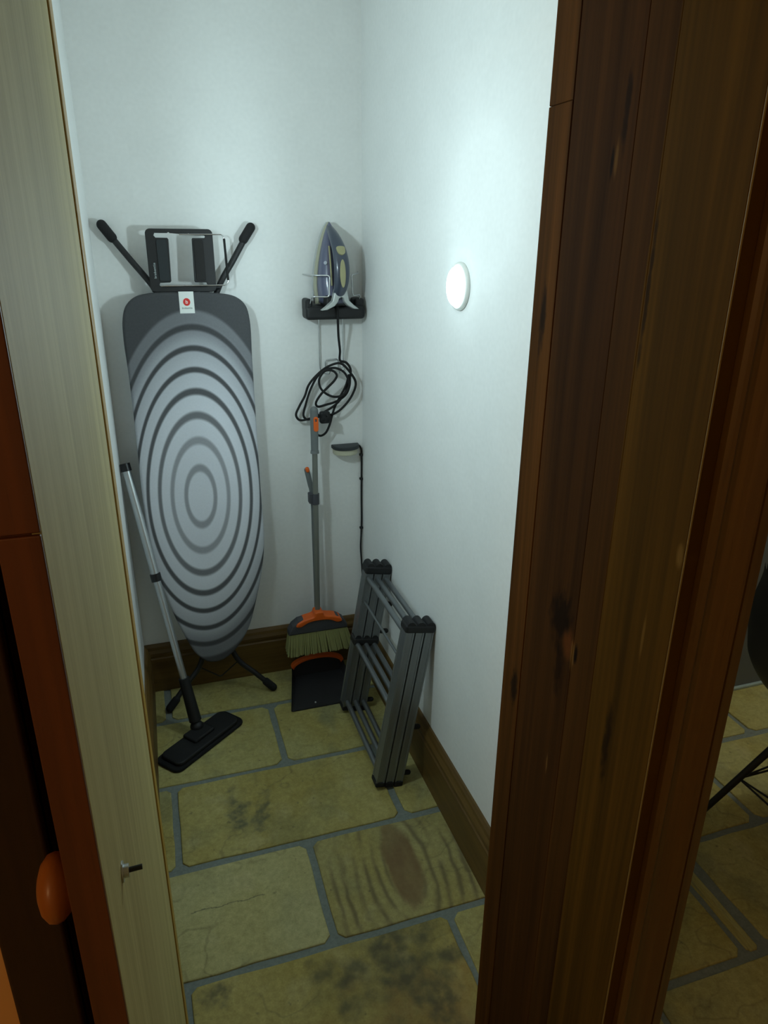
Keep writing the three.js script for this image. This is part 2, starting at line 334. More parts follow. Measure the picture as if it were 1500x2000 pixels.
// ------------------------------------------------------------------ the open door on the left
{
  const d = structure('door_1', [-0.071, 0, -0.9]);
  part(d, 'core', uvPlanar(box(-0.0822, -0.0665, 0.008, 1.95, -0.899, -0.3675), 2, 1, 0, 0, 0.06, 1.95), M.stain);
  part(d, 'inner_face', uvPlanar(box(-0.0665, -0.0615, 0.008, 1.95, -0.899, -0.3676, 0.001), 2, 1, -0.9, 0, 0.55, 1.95), M.pale, 'pale bare wood inner face');
  part(d, 'edge_strip', uvPlanar(box(-0.0822, -0.0617, 1.4605, 1.95, -0.3675, -0.3646, 0.0008), 0, 1, 0, 0, 0.06, 1.95), M.stain, 'red brown edge strip');
  part(d, 'edge_strip_001', uvPlanar(box(-0.0822, -0.0617, 0.008, 1.4592, -0.3675, -0.364, 0.0008), 0, 1, 0, 0, 0.06, 1.95), M.stain);
  // round wooden knob on the outer face, its bolt coming through to the inner face
  const kz = -0.447, ky = 1.147;
  const prof = [[0, 0], [0.0155, 0], [0.0135, 0.004], [0.0115, 0.009], [0.014, 0.013], [0.0195, 0.0165], [0.0238, 0.021], [0.025, 0.0255], [0.0238, 0.030], [0.0185, 0.0345], [0.011, 0.037], [0, 0.0376]].map((p) => new THREE.Vector2(...p));
  const kg = new THREE.LatheGeometry(prof, 32); kg.rotateZ(Math.PI / 2); kg.translate(-0.0822, ky, kz);
  part(d, 'knob', kg, std(0x9a5b22, 0.35), 'round turned wooden knob');
  const b = part(d, 'bolt', rod([-0.0615, ky, kz], [-0.0465, ky + 0.0005, kz], 0.0021, 0.0021, 12), M.darkSteel, 'threaded bolt end');
  b.userData.label = 'threaded bolt end';
  const w = new THREE.CylinderGeometry(0.0078, 0.0078, 0.0012, 20); w.rotateZ(Math.PI / 2); w.translate(-0.0607, ky, kz);
  part(d, 'washer', w, M.steel);
  const n = new THREE.CylinderGeometry(0.0052, 0.0052, 0.004, 6); n.rotateZ(Math.PI / 2); n.translate(-0.0582, ky, kz);
  part(d, 'nut', n, M.steel);
}

// ------------------------------------------------------------------ lamps
function roundWallLamp(spec, dir, label) {                         // dir: -1 faces left, +1 faces right
  const [x, y, z] = spec.pos;
  const o = thing('wall_lamp', label, 'lamp', spec.pos);
  const lat = (pts) => { const g = new THREE.LatheGeometry(pts.map((p) => new THREE.Vector2(...p)), 40); g.rotateZ(-dir * Math.PI / 2); return g.translate(x, y, z); };
  part(o, 'rim', lat([[0, 0], [0.054, 0], [0.0545, 0.004], [0.052, 0.009], [0.0465, 0.0105], [0.0455, 0.008], [0, 0.008]]), std(0xe6e8e2, 0.5));
  part(o, 'diffuser', lat([[0.0435, 0.008], [0.0435, 0.016], [0.040, 0.0195], [0.028, 0.021], [0, 0.0215]]), std(0xffffff, 0.4, 0, { emissive: COOL, emissiveIntensity: spec.glow }), 'glowing round diffuser');
  const l = new THREE.SpotLight(COOL, spec.power, 0, 1.42, 0.25, 2);  // the domed diffuser sends light to all sides of the half space
  l.position.set(x + dir * 0.027, y, z); l.target.position.set(x + dir, y, z); l.castShadow = true; l.shadow.radius = 2; scene.add(l, l.target);
}
roundWallLamp(PUCK, -1, 'small round white lamp glowing on the right wall');
roundWallLamp(PUCK_LEFT, 1, 'small round white lamp on the left wall, hidden from the front by the open door');
function hangingBulb(pos, power, color, label, r, glow) {
  const [x, y, z] = pos;
  const o = thing('pendant_lamp', label, 'lamp', [x, H, z]);
  part(o, 'flex', rod([x, y + 0.09, z], [x, H - 0.02, z], 0.003, 0.003, 8), M.black);
  part(o, 'ceiling_rose', new THREE.CylinderGeometry(0.035, 0.045, 0.022, 24).translate(x, H - 0.011, z), std(0xe8e8e4, 0.5));
  part(o, 'bulb_holder', new THREE.CylinderGeometry(0.016, 0.02, 0.055, 20).translate(x, y + 0.072, z), std(0xdedede, 0.5));
  const b = part(o, 'bulb', new THREE.SphereGeometry(r, 28, 20).translate(x, y, z), std(0xffffff, 0.5, 0, { emissive: color, emissiveIntensity: glow }), 'glowing round bulb');
  b.userData.glow = true;
  const l = new THREE.PointLight(color, power, 0, 2); l.position.set(x, y, z); l.castShadow = true; l.shadow.radius = 3; scene.add(l);
}
hangingBulb(WARM.pos, WARM.power, WARM.color, 'warm orange globe bulb hanging in the room before the cupboard', 0.06, 2);
hangingBulb(FAR.pos, FAR.power, new THREE.Color().setRGB(0.95, 1.0, 0.86), 'dim white globe bulb hanging near the black chair', 0.06, 1.5);

// ------------------------------------------------------------------ ironing board leaning on the back wall
{
  const o = thing('ironing_board', 'ironing board standing on end against the back wall, grey oval ring pattern cover', 'ironing board', [0.124, 0, -2.31]);
  const tilt = Math.atan2(0.06, 1.28);
  const place = (g) => g.rotateX(-tilt).translate(0.124, 0.16, -2.275);   // board plane: local x right, y up the board, z out
  const outline = [[-0.108, 1.279], [-0.152, 1.268], [-0.18, 1.243], [-0.193, 1.205], [-0.197, 1.145], [-0.195, 1.06], [-0.194, 0.944], [-0.195, 0.825], [-0.196, 0.748], [-0.197, 0.65], [-0.194, 0.512], [-0.174, 0.353], [-0.145, 0.23], [-0.106, 0.107], [-0.075, 0.04], [-0.04, 0.007], [-0.0, 0.002], [0.045, 0.025], [0.105, 0.102], [0.147, 0.224], [0.18, 0.37], [0.189, 0.46], [0.188, 0.584], [0.187, 0.699], [0.187, 0.841], [0.187, 0.983], [0.187, 1.075], [0.187, 1.195], [0.176, 1.24], [0.146, 1.266], [0.08, 1.278], [-0.01, 1.281]];
  const rings = [[0.099, 0.017, 0.42], [0.191, 0.017, 0.4], [0.2735, 0.016, 0.66], [0.35, 0.014, 0.85], [0.418, 0.0115, 0.93], [0.4845, 0.0115, 0.97], [0.5485, 0.0125, 1]];
  const cover = tex(448, 1408, (u, v) => {
    const x = -0.21 + u * 0.42, y = -0.02 + v * 1.32;
    const cx = -0.0125 + 0.03 * (y - 0.63), dx = (x - cx) * 2.1, dy = y - 0.629;
    const a = Math.hypot(dx, dy);
    const w = N(x * 700, y * 700, 1) * 7 + N(x * 160, y * 160, 2) * 3;
    let t = 222 - 26 * ss(0.28, 0.45, a) - 18 * ss(0.42, 0.485, a) - 44 * ss(0.485, 0.549, a) - 14 * ss(0.55, 0.57, a);
    // soft halftone edges of the printed rings
    for (const [r, h, k] of rings) { const e = 1 - ss(h * 0.35, h * 1.15, Math.abs(a - r)); t += (70 - t) * k * e; }
    t += (72 - t) * ss(0.592, 0.606, a);
    return [t * 0.985 + w, t + w, t * 1.035 + w];
  });
  const g = extrude(outline, 0.03, 0.009, [], true, 4); g.translate(0, 0, -0.03);
  uvPlanar(g, 0, 1, -0.21, -0.02, 0.42, 1.32);
  part(o, 'cover', place(g), new THREE.MeshStandardMaterial({ map: cover, roughness: 0.9 }));
  // white tag with a red round mark
  const cv = document.createElement('canvas'); cv.width = 128; cv.height = 176; const c = cv.getContext('2d');
  c.fillStyle = '#e9ece8'; c.fillRect(0, 0, 128, 176); c.fillStyle = '#d8352f'; c.beginPath(); c.arc(64, 84, 31, 0, 7); c.fill();
  c.fillStyle = '#f3d9d4'; c.font = 'bold 40px sans-serif'; c.textAlign = 'center'; c.fillText('b', 64, 98);
  c.fillStyle = '#7d8582'; c.font = 'bold 19px sans-serif'; c.fillText('brabantia', 64, 140);
  const ct = new THREE.CanvasTexture(cv); ct.colorSpace = THREE.SRGBColorSpace;
  const tg = new THREE.BoxGeometry(0.044, 0.064, 0.0014); uvPlanar(tg, 0, 1, -0.022, -0.032, 0.044, 0.064); tg.translate(-0.002, 1.2505, 0.0008);
  part(o, 'tag', place(tg), new THREE.MeshStandardMaterial({ map: ct, roughness: 0.7 }), 'white fabric tag with a red round mark');
  // iron rest above the wide end
  const slot = [[-0.076, 1.449], [-0.04, 1.449], [-0.036, 1.452], [-0.032, 1.449], [-0.006, 1.447], [0.002, 1.444], [0.016, 1.444], [0.022, 1.449], [0.028, 1.444], [0.068, 1.443], [0.07, 1.4395], [0.067, 1.436], [0.032, 1.4355], [0.030, 1.432], [0.0275, 1.313], [0.03, 1.309], [0.063, 1.308], [0.066, 1.302], [0.063, 1.296], [0.006, 1.296], [-0.002, 1.302], [-0.01, 1.296], [-0.072, 1.297], [-0.076, 1.302], [-0.073, 1.308], [-0.044, 1.309], [-0.0405, 1.313], [-0.0375, 1.431], [-0.0405, 1.4355], [-0.074, 1.436], [-0.079, 1.442]];
  const rest = part(o, 'iron_rest', place(extrude(rrect(-0.103, 0.092, 1.281, 1.461, 0.014), 0.012, 0.002, [slot]).translate(0, 0, -0.022)), M.black);
  const pad = (x0, x1) => place(extrude(rrect(x0, x1, 1.313, 1.431, 0.006), 0.003, 0.001).translate(0, 0, -0.0098));
  const dk = std(0x22282b, 0.7);
  part(rest, 'pad', pad(-0.074, -0.044), dk); part(rest, 'pad_001', pad(0.034, 0.062), std(0x151413, 0.75));
  const lc = document.createElement('canvas'); lc.width = 256; lc.height = 48; const l2 = lc.getContext('2d');
  l2.fillStyle = '#17181a'; l2.fillRect(0, 0, 256, 48); l2.fillStyle = '#a9b2b2'; l2.font = 'bold 44px sans-serif'; l2.textAlign = 'center'; l2.fillText('brabantia', 128, 36);
  const lt = new THREE.CanvasTexture(lc); lt.colorSpace = THREE.SRGBColorSpace;
  const lg = new THREE.BoxGeometry(0.056, 0.0095, 0.0006); uvPlanar(lg, 0, 1, -0.028, -0.00475, 0.056, 0.0095); lg.rotateZ(Math.PI / 2); lg.translate(-0.0845, 1.343, -0.0098);
  part(rest, 'lettering', place(lg), new THREE.MeshStandardMaterial({ map: lt, roughness: 0.6 }), 'pale lettering');
  part(o, 'iron_rest_wire', place(wire([[-0.006, 1.445, -0.004], [0.119, 1.446, -0.004], [0.1245, 1.436, -0.004], [0.1285, 1.309, -0.004], [0.121, 1.300, -0.004], [-0.072, 1.299, -0.006]], 0.0019, 0.006)), M.chrome);
  part(o, 'wire_sleeve', place(capsule([0.1247, 1.432, -0.004], [0.1282, 1.317, -0.004], 0.0036, 10)), M.rubber);
  const bar = (a, b, r) => rod(a, b, r, r, 14);
  part(o, 'cross_bar', [bar([0.025, 1.447, -2.362], [0.226, 1.452, -2.362], 0.008), place(box(-0.062, -0.03, 1.266, 1.288, -0.028, -0.012, 0.003)), place(box(0.042, 0.07, 1.266, 1.29, -0.028, -0.012, 0.003))], M.black);
  const legA = [[-0.092, 1.619, -2.392], [-0.03, 1.534, -2.386], [0.033, 1.447, -2.376], [0.062, 1.38, -2.37], [0.08, 1.28, -2.366], [0.12, 0.75, -2.35], [0.16, 0.25, -2.325], [0.192, 0.135, -2.315], [0.25, 0.077, -2.295], [0.305, 0.022, -2.276]];
  const legB = [[0.332, 1.617, -2.392], [0.28, 1.535, -2.386], [0.228, 1.455, -2.378], [0.2, 1.38, -2.38], [0.185, 1.28, -2.384], [0.13, 0.75, -2.375], [0.085, 0.25, -2.335], [0.055, 0.135, -2.315], [-0.004, 0.077, -2.285], [-0.058, 0.022, -2.258]];
  for (const [i, L] of [legA, legB].entries()) {
    const leg = part(o, i ? 'leg_001' : 'leg', tube(L, 0.0095, 120, 10), M.black);
    const a = L[0], b = L[L.length - 1], s = i ? -1 : 1;
    part(leg, 'end_cap', capsule([a[0] - s * 0.005, a[1] + 0.008, a[2]], [a[0] + s * 0.019, a[1] - 0.026, a[2] + 0.002], 0.0148), M.rubber);
    part(leg, 'end_cap_001', capsule([b[0] - s * 0.018, b[1] + 0.018, b[2] - 0.006], [b[0] + s * 0.006, b[1] - 0.0065, b[2] + 0.002], 0.0145), M.rubber);
  }
  part(o, 'tip_wire', wire([[0.045, 0.132, -2.318], [0.126, 0.068, -2.322], [0.2, 0.132, -2.318]], 0.0025, 0.01), M.black);
}

// ------------------------------------------------------------------ flat mop
{
  const o = thing('flat_mop', 'flat floor mop with silver pole and black pad, leaning in the left corner', 'mop', [0.02, 0, -2.06]);
  const T = V(-0.1155, 0.914, -2.337), J = V(0.02, 0.04, -2.096);
  const at = (t) => { const p = J.clone().lerp(T, t); return [p.x, p.y, p.z]; };
  part(o, 'pole', rod(at(0.175), at(0.6), 0.0118, 0.0118, 18), M.steel);
  part(o, 'upper_pole', rod(at(0.595), at(0.985), 0.0136, 0.0136, 18), M.steel);
  part(o, 'pole_cap', rod(at(0.972), at(1.0), 0.0168, 0.0162, 18), M.blackGloss);
  part(o, 'collar', rod(at(0.566), at(0.594), 0.0172, 0.0172, 18), M.blackGloss);
  part(o, 'neck', [rod(at(0.02), at(0.19), 0.021, 0.0175, 20), new THREE.SphereGeometry(0.0225, 20, 14).translate(J.x, J.y - 0.004, J.z)], M.black);
  const rot = (g) => g.rotateY(0.70).translate(0.03, 0, -2.055);
  const plate = extrude(rrect(-0.14, 0.14, -0.047, 0.047, 0.022), 0.014, 0.005).rotateX(-Math.PI / 2).translate(0, 0.011, 0);
  const joint = box(-0.04, 0.05, 0.022, 0.036, -0.046, 0.016, 0.006);
  part(o, 'head_plate', [rot(plate), rot(joint)], std(0x0f0f10, 0.7));
  part(o, 'pad', rot(extrude(rrect(-0.158, 0.158, -0.056, 0.056, 0.027), 0.012, 0.005).rotateX(-Math.PI / 2).translate(0, 0.0005, 0)), std(0x0c0c0d, 0.95));
}

// ------------------------------------------------------------------ broom and dustpan set
const ORANGE = std(0xe8661c, 0.5), GREY = std(0x6d7272, 0.5), DARKGREY = std(0x45464c, 0.55);
{
  const o = thing('broom', 'grey broom with orange trim leaning on the back wall, pale bristles', 'broom', [0.497, 0, -2.31]);
  const T = V(0.5125, 1.052, -2.347), B = V(0.4965, 0.275, -2.306);
  const at = (t) => { const p = B.clone().lerp(T, t); return [p.x, p.y, p.z]; };
  part(o, 'stick', [rod(at(-0.01), at(0.55), 0.0098, 0.0098, 16), rod(at(0.55), at(0.84), 0.0098, 0.0098, 16)], std(0x7d7f78, 0.42, 0.35));
  const grip = part(o, 'grip', [rod(at(0.805), at(0.985), 0.0128, 0.0142, 18), rod(at(0.8), at(0.812), 0.0155, 0.0145, 18), capsule(at(0.97), at(0.992), 0.0142, 16)], GREY);
  const p0 = at(0.935);
  part(grip, 'hang_tab', extrude(rrect(-0.0085, 0.0085, -0.026, 0.026, 0.0084), 0.006, 0.002, [rrect(-0.003, 0.003, 0.008, 0.018, 0.0029)]).translate(p0[0] + 0.003, p0[1], p0[2] + 0.0115), ORANGE, 'orange hanging tab');
  part(o, 'clip', [rod(at(0.562), at(0.612), 0.0135, 0.0135, 16), box(0.482, 0.496, 0.715, 0.752, -2.352, -2.325, 0.003)], DARKGREY);
  // head: half-moon block, wide orange bridge over its top
  const lean = (g) => g.rotateX(0.16);
  const Z = -2.322;
  const head = [[-0.113, 0], [-0.112, 0.014], [-0.098, 0.038], [-0.075, 0.055], [-0.04, 0.062], [0, 0.064], [0.04, 0.062], [0.075, 0.055], [0.098, 0.038], [0.112, 0.014], [0.113, 0]];
  part(o, 'head', extrude(head, 0.044, 0.006, [], false, 3).translate(0.494, 0.216, Z - 0.006), DARKGREY);
  const arch = [[-0.087, 0.034], [-0.083, 0.046], [-0.058, 0.058], [-0.02, 0.068], [-0.014, 0.082], [0.014, 0.082], [0.02, 0.068], [0.058, 0.058], [0.083, 0.046], [0.087, 0.034], [0.07, 0.031], [0.04, 0.045], [0, 0.049], [-0.04, 0.045], [-0.07, 0.031]];
  part(o, 'head_bridge', extrude(arch, 0.05, 0.005, [], true, 3).translate(0.497, 0.217, Z - 0.007), ORANGE, 'orange bridge piece');
  const R = rng(5), tufts = [];
  for (let i = 0; i < 44; i++) for (let j = 0; j < 6; j++) {
    const a = (i / 43 - 0.5) * 2, b = (j / 5 - 0.5) * 2;
    const s = [0.494 + a * 0.108, 0.219, Z + 0.016 + b * 0.016], e = [0.499 + a * 0.124 + (R() - 0.5) * 0.006, 0.135 + (R() - 0.5) * 0.004, Z + 0.022 + b * 0.03 + (R() - 0.5) * 0.006];
    tufts.push(rod(s, e, 0.0032, 0.0038, 5));
  }
  const bm = part(o, 'bristles', tufts, std(0x8f8f5c, 0.9)); bm.userData.kind = 'stuff';
}
{
  const o = thing('dustpan', 'dark grey dustpan with orange rim standing on the floor under the broom', 'dustpan', [0.475, 0, -2.23]);
  // plate, two side walls and an arched back, as one folded sheet
  const x0 = 0.352, x1 = 0.602, zf = -2.122, zb = -2.335, cx = 0.4865;
  const U = 24, W = 12, pos = [], idx = [];
  const wallH = (s, w) => { const back = Math.pow(w, 0.75); return 0.004 + 0.05 * back; };
  const sect = (w) => {                                            // cross-section at depth w (0 front, 1 back), as [x, y] list
    const half = 0.128 - 0.03 * w, h = wallH(0, w), o2 = [];
    for (let i = 0; i <= U; i++) { const s = i / U * 2 - 1; const side = ss(0.8, 1, Math.abs(s)); const sx = Math.sign(s) * Math.min(1, Math.abs(s) / 0.88) * half; o2.push([cx - 0.008 + 0.016 * w + sx, 0.0035 + side * h]); }
    return o2;
  };
  for (let j = 0; j <= W; j++) { const w = j / W; for (const [x, y] of sect(w)) pos.push(x, y + 0.001, zf + (zb - zf) * w - (x - cx) * 0.03 * 0); }
  for (let j = 0; j < W; j++) for (let i = 0; i < U; i++) { const a = j * (U + 1) + i, b = a + 1, c = a + U + 1, d = c + 1; idx.push(a, b, c, b, d, c); }
  const top = new THREE.BufferGeometry(); top.setAttribute('position', new THREE.Float32BufferAttribute(pos, 3)); top.setIndex(idx); top.computeVertexNormals();
  const low = top.clone(); { const p = low.attributes.position; for (let i = 0; i < p.count; i++) { p.setY(i, Math.max(0.0006, p.getY(i) - 0.003)); } const ix = low.index.array; for (let i = 0; i < ix.length; i += 3) { const t = ix[i]; ix[i] = ix[i + 1]; ix[i + 1] = t; } low.computeVertexNormals(); }
  for (const g of [top, low]) g.setAttribute('uv', new THREE.Float32BufferAttribute(new Float32Array(g.attributes.position.count * 2), 2));
  const pan = std(0x2e2e30, 0.42);
  const archPts = []; for (let i = 0; i <= 24; i++) { const a = Math.PI * i / 24; archPts.push([0.1 * Math.cos(a) + 0.008, 0.045 + 0.037 * Math.sin(a)]); }
  const backShape = [[0.108, 0.0], ...archPts, [-0.092, 0.0]];
  part(o, 'pan', [top, low, extrude(backShape, 0.005, 0.001).translate(cx, 0.002, zb - 0.004)], pan);
  part(o, 'rivet', new THREE.SphereGeometry(0.0032, 12, 8).translate(0.445, 0.0065, -2.147), std(0xe4e6e4, 0.3), 'small pale rivet');
  const rim = archPts.slice(1, -1).map(([x, y]) => [cx + x, y + 0.004, zb + 0.004]);
  const outer = archPts.map(([x, y]) => [x * 1.03, y + 0.006]), inner = archPts.map(([x, y]) => [x * 0.93, y - 0.006]).reverse();
  part(o, 'rim', extrude([...outer, ...inner], 0.022, 0.003, [], false, 3).translate(cx, 0.003, zb - 0.006), ORANGE, 'orange arched rim');
  part(o, 'handle', [tube([[0.497, 0.04, -2.342], [0.502, 0.3, -2.352], [0.503, 0.6, -2.363], [0.503, 0.7, -2.366], [0.499, 0.755, -2.37], [0.490, 0.81, -2.375], [0.486, 0.83, -2.377]], 0.0078, 60, 12)], GREY);
  part(o, 'handle_grip', capsule([0.4985, 0.765, -2.371], [0.487, 0.826, -2.377], 0.0096, 14), GREY);
  part(o, 'handle_tip', capsule([0.4885, 0.826, -2.3685], [0.487, 0.832, -2.3695], 0.0072, 12), ORANGE, 'orange handle tip');
}

// ------------------------------------------------------------------ folded aluminium ladder leaning on the right wall
{
  const o = thing('folding_ladder', 'short folded aluminium ladder in three layers leaning on the right wall', 'ladder', [0.568, 0, -1.88]);
  const alu = std(0x888c8e, 0.42, 0.75), cap = M.black;
  const lean = Math.atan2(0.088, 0.53);
  const L = 0.545, P = 0.0305;
  const place = (g) => g.rotateZ(-lean).translate(0.568, 0.012, -1.88);
  // stile: C-shaped extrusion with two raised lips, seen as fine lines
  const stile = (x, z, y0, y1) => {
    const s = [[-0.0132, -0.022], [0.0132, -0.022], [0.0132, -0.017], [0.0115, -0.0155], [0.0115, 0.0155], [0.0132, 0.017], [0.0132, 0.022], [0.009, 0.022], [0.0075, 0.0198], [-0.0075, 0.0198], [-0.009, 0.022], [-0.0132, 0.022], [-0.0132, 0.017], [-0.0115, 0.0155], [-0.0115, -0.0155], [-0.0132, -0.017]];
    const g = extrude(s.map(([a, b]) => [a, -b]), y1 - y0); g.rotateX(-Math.PI / 2); return g.translate(x, y0, z);
  };
  const side = 0.2;
  for (let k = 0; k < 3; k++) {
    const x = (k - 1) * P;
    const f = new THREE.Group(); f.name = k ? 'ladder_section_00' + k : 'ladder_section'; o.add(f); f.position.set(0, 0, 0);
    part(f, 'stile', place(stile(x, side, 0.006, L)), alu);
    part(f, 'stile_001', place(merge([stile(x, -side, 0.006, 0.262), stile(x, -side, 0.29, L)])), alu);
    const rung = (y, n, rr = 0.0088) => part(f, n, place(rod([x, y, -side], [x, y, side], rr, rr, 12)), alu);
    rung(L - 0.028, 'rung'); rung(0.265, 'rung_001'); rung(0.03, 'rung_002');
    if (k === 0) rung(L - 0.115, 'rung_003', 0.0045);
  }
  const capAt = (z, y, h, n) => part(o, n, place(merge([box(-0.0475, 0.0475, y, y + h, z - 0.025, z + 0.025, 0.008), ...[-1, 0, 1].map((k) => new THREE.CylinderGeometry(0.0135, 0.0135, 0.03, 14).rotateX(Math.PI / 2).scale(1, 1, 1.5).translate(k * P, y + h - 0.004, z))])), cap);
  capAt(side, L - 0.012, 0.026, 'top_cap'); capAt(-side, L - 0.012, 0.03, 'top_cap_001'); capAt(-side, 0.262, 0.028, 'hinge_joint');
  const foot = (z, n) => part(o, n, place(merge([-1, 0, 1].map((k) => box(k * P - 0.0145, k * P + 0.0145, -0.008 + (k < 0 ? 0.003 : 0), 0.012, z - 0.024, z + 0.024, 0.004)))), M.rubber);
  foot(side, 'foot'); foot(-side, 'foot_001');
  const peg = (x, y, z, n) => part(o, n, place(capsule([x, y, z - 0.004], [x + 0.016, y + 0.003, z], 0.0085, 10)), M.rubber);
  peg(0.046, 0.03, side + 0.008, 'peg'); peg(0.046, 0.2, side + 0.008, 'peg_001'); peg(0.05, 0.42, -side + 0.02, 'peg_002'); peg(0.05, 0.315, -side + 0.02, 'peg_003'); peg(0.046, 0.03, -side + 0.012, 'peg_004');
}

// ------------------------------------------------------------------ iron holder on the back wall
{
  const o = thing('iron_holder', 'black and chrome wire iron holder fixed high on the back wall', 'holder', [0.588, 1.34, ZB]);
  const tray = part(o, 'tray', [box(0.494, 0.694, 1.346, 1.3905, -2.413, -2.338, 0.012), box(0.494, 0.5175, 1.37, 1.412, -2.413, -2.344, 0.009), box(0.66, 0.694, 1.37, 1.412, -2.413, -2.35, 0.009)], M.black);
  const w = (pts, n) => part(o, n, wire(pts, 0.0023, 0.009), M.chrome);
  w([[0.508, 1.40, -2.335], [0.508, 1.422, -2.31], [0.560, 1.422, -2.292], [0.563, 1.487, -2.292], [0.517, 1.4865, -2.31], [0.502, 1.485, -2.413]], 'wire_loop');
  w([[0.678, 1.40, -2.36], [0.677, 1.424, -2.345], [0.648, 1.421, -2.33], [0.644, 1.486, -2.33], [0.673, 1.491, -2.35], [0.688, 1.492, -2.413]], 'wire_loop_001');
  w([[0.55, 1.35, -2.406], [0.55, 1.176, -2.406], [0.558, 1.163, -2.402], [0.577, 1.160, -2.38], [0.578, 1.176, -2.37]], 'hanging_wire');
  w([[0.633, 1.35, -2.406], [0.634, 1.180, -2.406], [0.63, 1.163, -2.402], [0.612, 1.160, -2.38], [0.611, 1.176, -2.37]], 'hanging_wire_001');
  w([[0.569, 1.165, -2.404], [0.569, 1.206, -2.404], [0.615, 1.208, -2.404], [0.615, 1.165, -2.404]], 'hook_hoop');
}
// ------------------------------------------------------------------ the iron
{
  const o = thing('iron', 'purple grey steam iron standing point up in the wall holder', 'iron', [0.578, 1.395, -2.39]);
  const tr = 0.2;
  const place = (g) => g.rotateY(tr).translate(0.578, 1.395, -2.398);   // local x right, y to the point, z away from the wall
  const half = (y) => { const t = clamp(y / 0.25); return 0.0575 * Math.pow(Math.max(0, 1 - Math.pow(t, 2.15)), 0.78) * (0.86 + 0.14 * ss(0, 0.28, t)); };
  const ol = []; for (let i = 0; i <= 24; i++) { const y = 0.25 * i / 24; ol.push([half(y), y]); } for (let i = 23; i >= 0; i--) { const y = 0.25 * i / 24; ol.push([-half(y), y]); }
  part(o, 'sole_plate', place(extrude(ol, 0.012, 0.002)), M.steel);
  part(o, 'skirt', place(extrude(ol.map(([x, y]) => [x * 0.985, y]), 0.017, 0.004, [], false, 3).translate(0, 0, 0.011)), std(0xaaaa94, 0.45), 'cream skirt around the sole');
  // body: rounded sections narrowing to the point
  const loft = (y0, y1, wf, zf0, hf, pw, nU = 26, nV = 20) => {
    const pos = [], idx = [], uv = [];
    for (let j = 0; j <= nU; j++) { const t = j / nU, y = y0 + (y1 - y0) * t; for (let i = 0; i <= nV; i++) { const a = Math.PI * i / nV; const cx = Math.cos(a), sy = Math.sin(a); pos.push(Math.sign(cx) * Math.pow(Math.abs(cx), pw) * wf(y), y, zf0 + Math.pow(sy, pw) * hf(y)); uv.push(i / nV, t); } }
    for (let j = 0; j < nU; j++) for (let i = 0; i < nV; i++) { const a = j * (nV + 1) + i, b = a + 1, c = a + nV + 1, d = c + 1; idx.push(a, c, b, b, c, d); }
    const k = pos.length / 3; pos.push(0, y0, zf0 + 0.4 * hf(y0)); uv.push(0, 0); for (let i = 0; i < nV; i++) idx.push(k, i, i + 1);
    const g = new THREE.BufferGeometry(); g.setAttribute('position', new THREE.Float32BufferAttribute(pos, 3)); g.setAttribute('uv', new THREE.Float32BufferAttribute(uv, 2)); g.setIndex(idx); g.computeVertexNormals(); return g;
  };
  const bodyM = new THREE.MeshPhysicalMaterial({ color: 0x5b5f78, roughness: 0.3, clearcoat: 0.7, clearcoatRoughness: 0.15 });
  part(o, 'body', place(loft(0.004, 0.2495, (y) => 0.86 * half(y), 0.025, (y) => 0.002 + 0.062 * Math.pow(clamp(1 - y / 0.25), 0.6), 0.75)), bodyM, 'purple grey water tank body');
  // handle arching from the nose back to the heel
  const hc = new THREE.CatmullRomCurve3([V(0, 0.236, 0.022), V(0, 0.207, 0.062), V(0, 0.165, 0.098), V(0, 0.12, 0.114), V(0, 0.075, 0.112), V(0, 0.045, 0.098), V(0, 0.022, 0.075), V(0, 0.012, 0.045)], false, 'centripetal');
  const sweep = (curve, n, ra, rb, m = 16) => {                   // ra: half width in x, rb: half thickness
    const pos = [], idx = [], uv = [];
    for (let j = 0; j <= n; j++) { const t = j / n, p = curve.getPoint(t), tg = curve.getTangent(t), nn = V(0, tg.z, -tg.y).multiplyScalar(-1); for (let i = 0; i <= m; i++) { const a = 2 * Math.PI * i / m; pos.push(p.x + Math.cos(a) * ra(t), p.y + nn.y * Math.sin(a) * rb(t), p.z + nn.z * Math.sin(a) * rb(t)); uv.push(i / m, t); } }
    for (let j = 0; j < n; j++) for (let i = 0; i < m; i++) { const a = j * (m + 1) + i, b = a + 1, c = a + m + 1, d = c + 1; idx.push(a, c, b, b, c, d); }
    const g = new THREE.BufferGeometry(); g.setAttribute('position', new THREE.Float32BufferAttribute(pos, 3)); g.setAttribute('uv', new THREE.Float32BufferAttribute(uv, 2)); g.setIndex(idx); g.computeVertexNormals(); return g;
  };
  const ra = (t) => 0.0055 + 0.0215 * Math.sin(Math.PI * clamp(0.06 + 0.86 * Math.pow(t, 0.8))) * (0.85 + 0.4 * t * (1 - t)), rb = (t) => 0.01 + 0.006 * Math.sin(Math.PI * t);
  const handle = part(o, 'handle', place(sweep(hc, 40, ra, rb)), new THREE.MeshPhysicalMaterial({ color: 0x3f4757, roughness: 0.3, clearcoat: 0.6, clearcoatRoughness: 0.2, side: THREE.DoubleSide }), 'dark blue grey handle');
  const cream = std(0xa9a47c, 0.45);
  const oval = (rx, ry, d) => { const s = []; for (let i = 0; i < 32; i++) { const a = i / 32 * 2 * Math.PI; s.push([rx * Math.cos(a), ry * Math.sin(a)]); } return extrude(s, d, 0.0015); };
  part(handle, 'grip_insert', place(oval(0.0095, 0.042, 0.005).rotateX(-0.04).translate(-0.004, 0.098, 0.1275)), cream, 'cream oval grip insert');
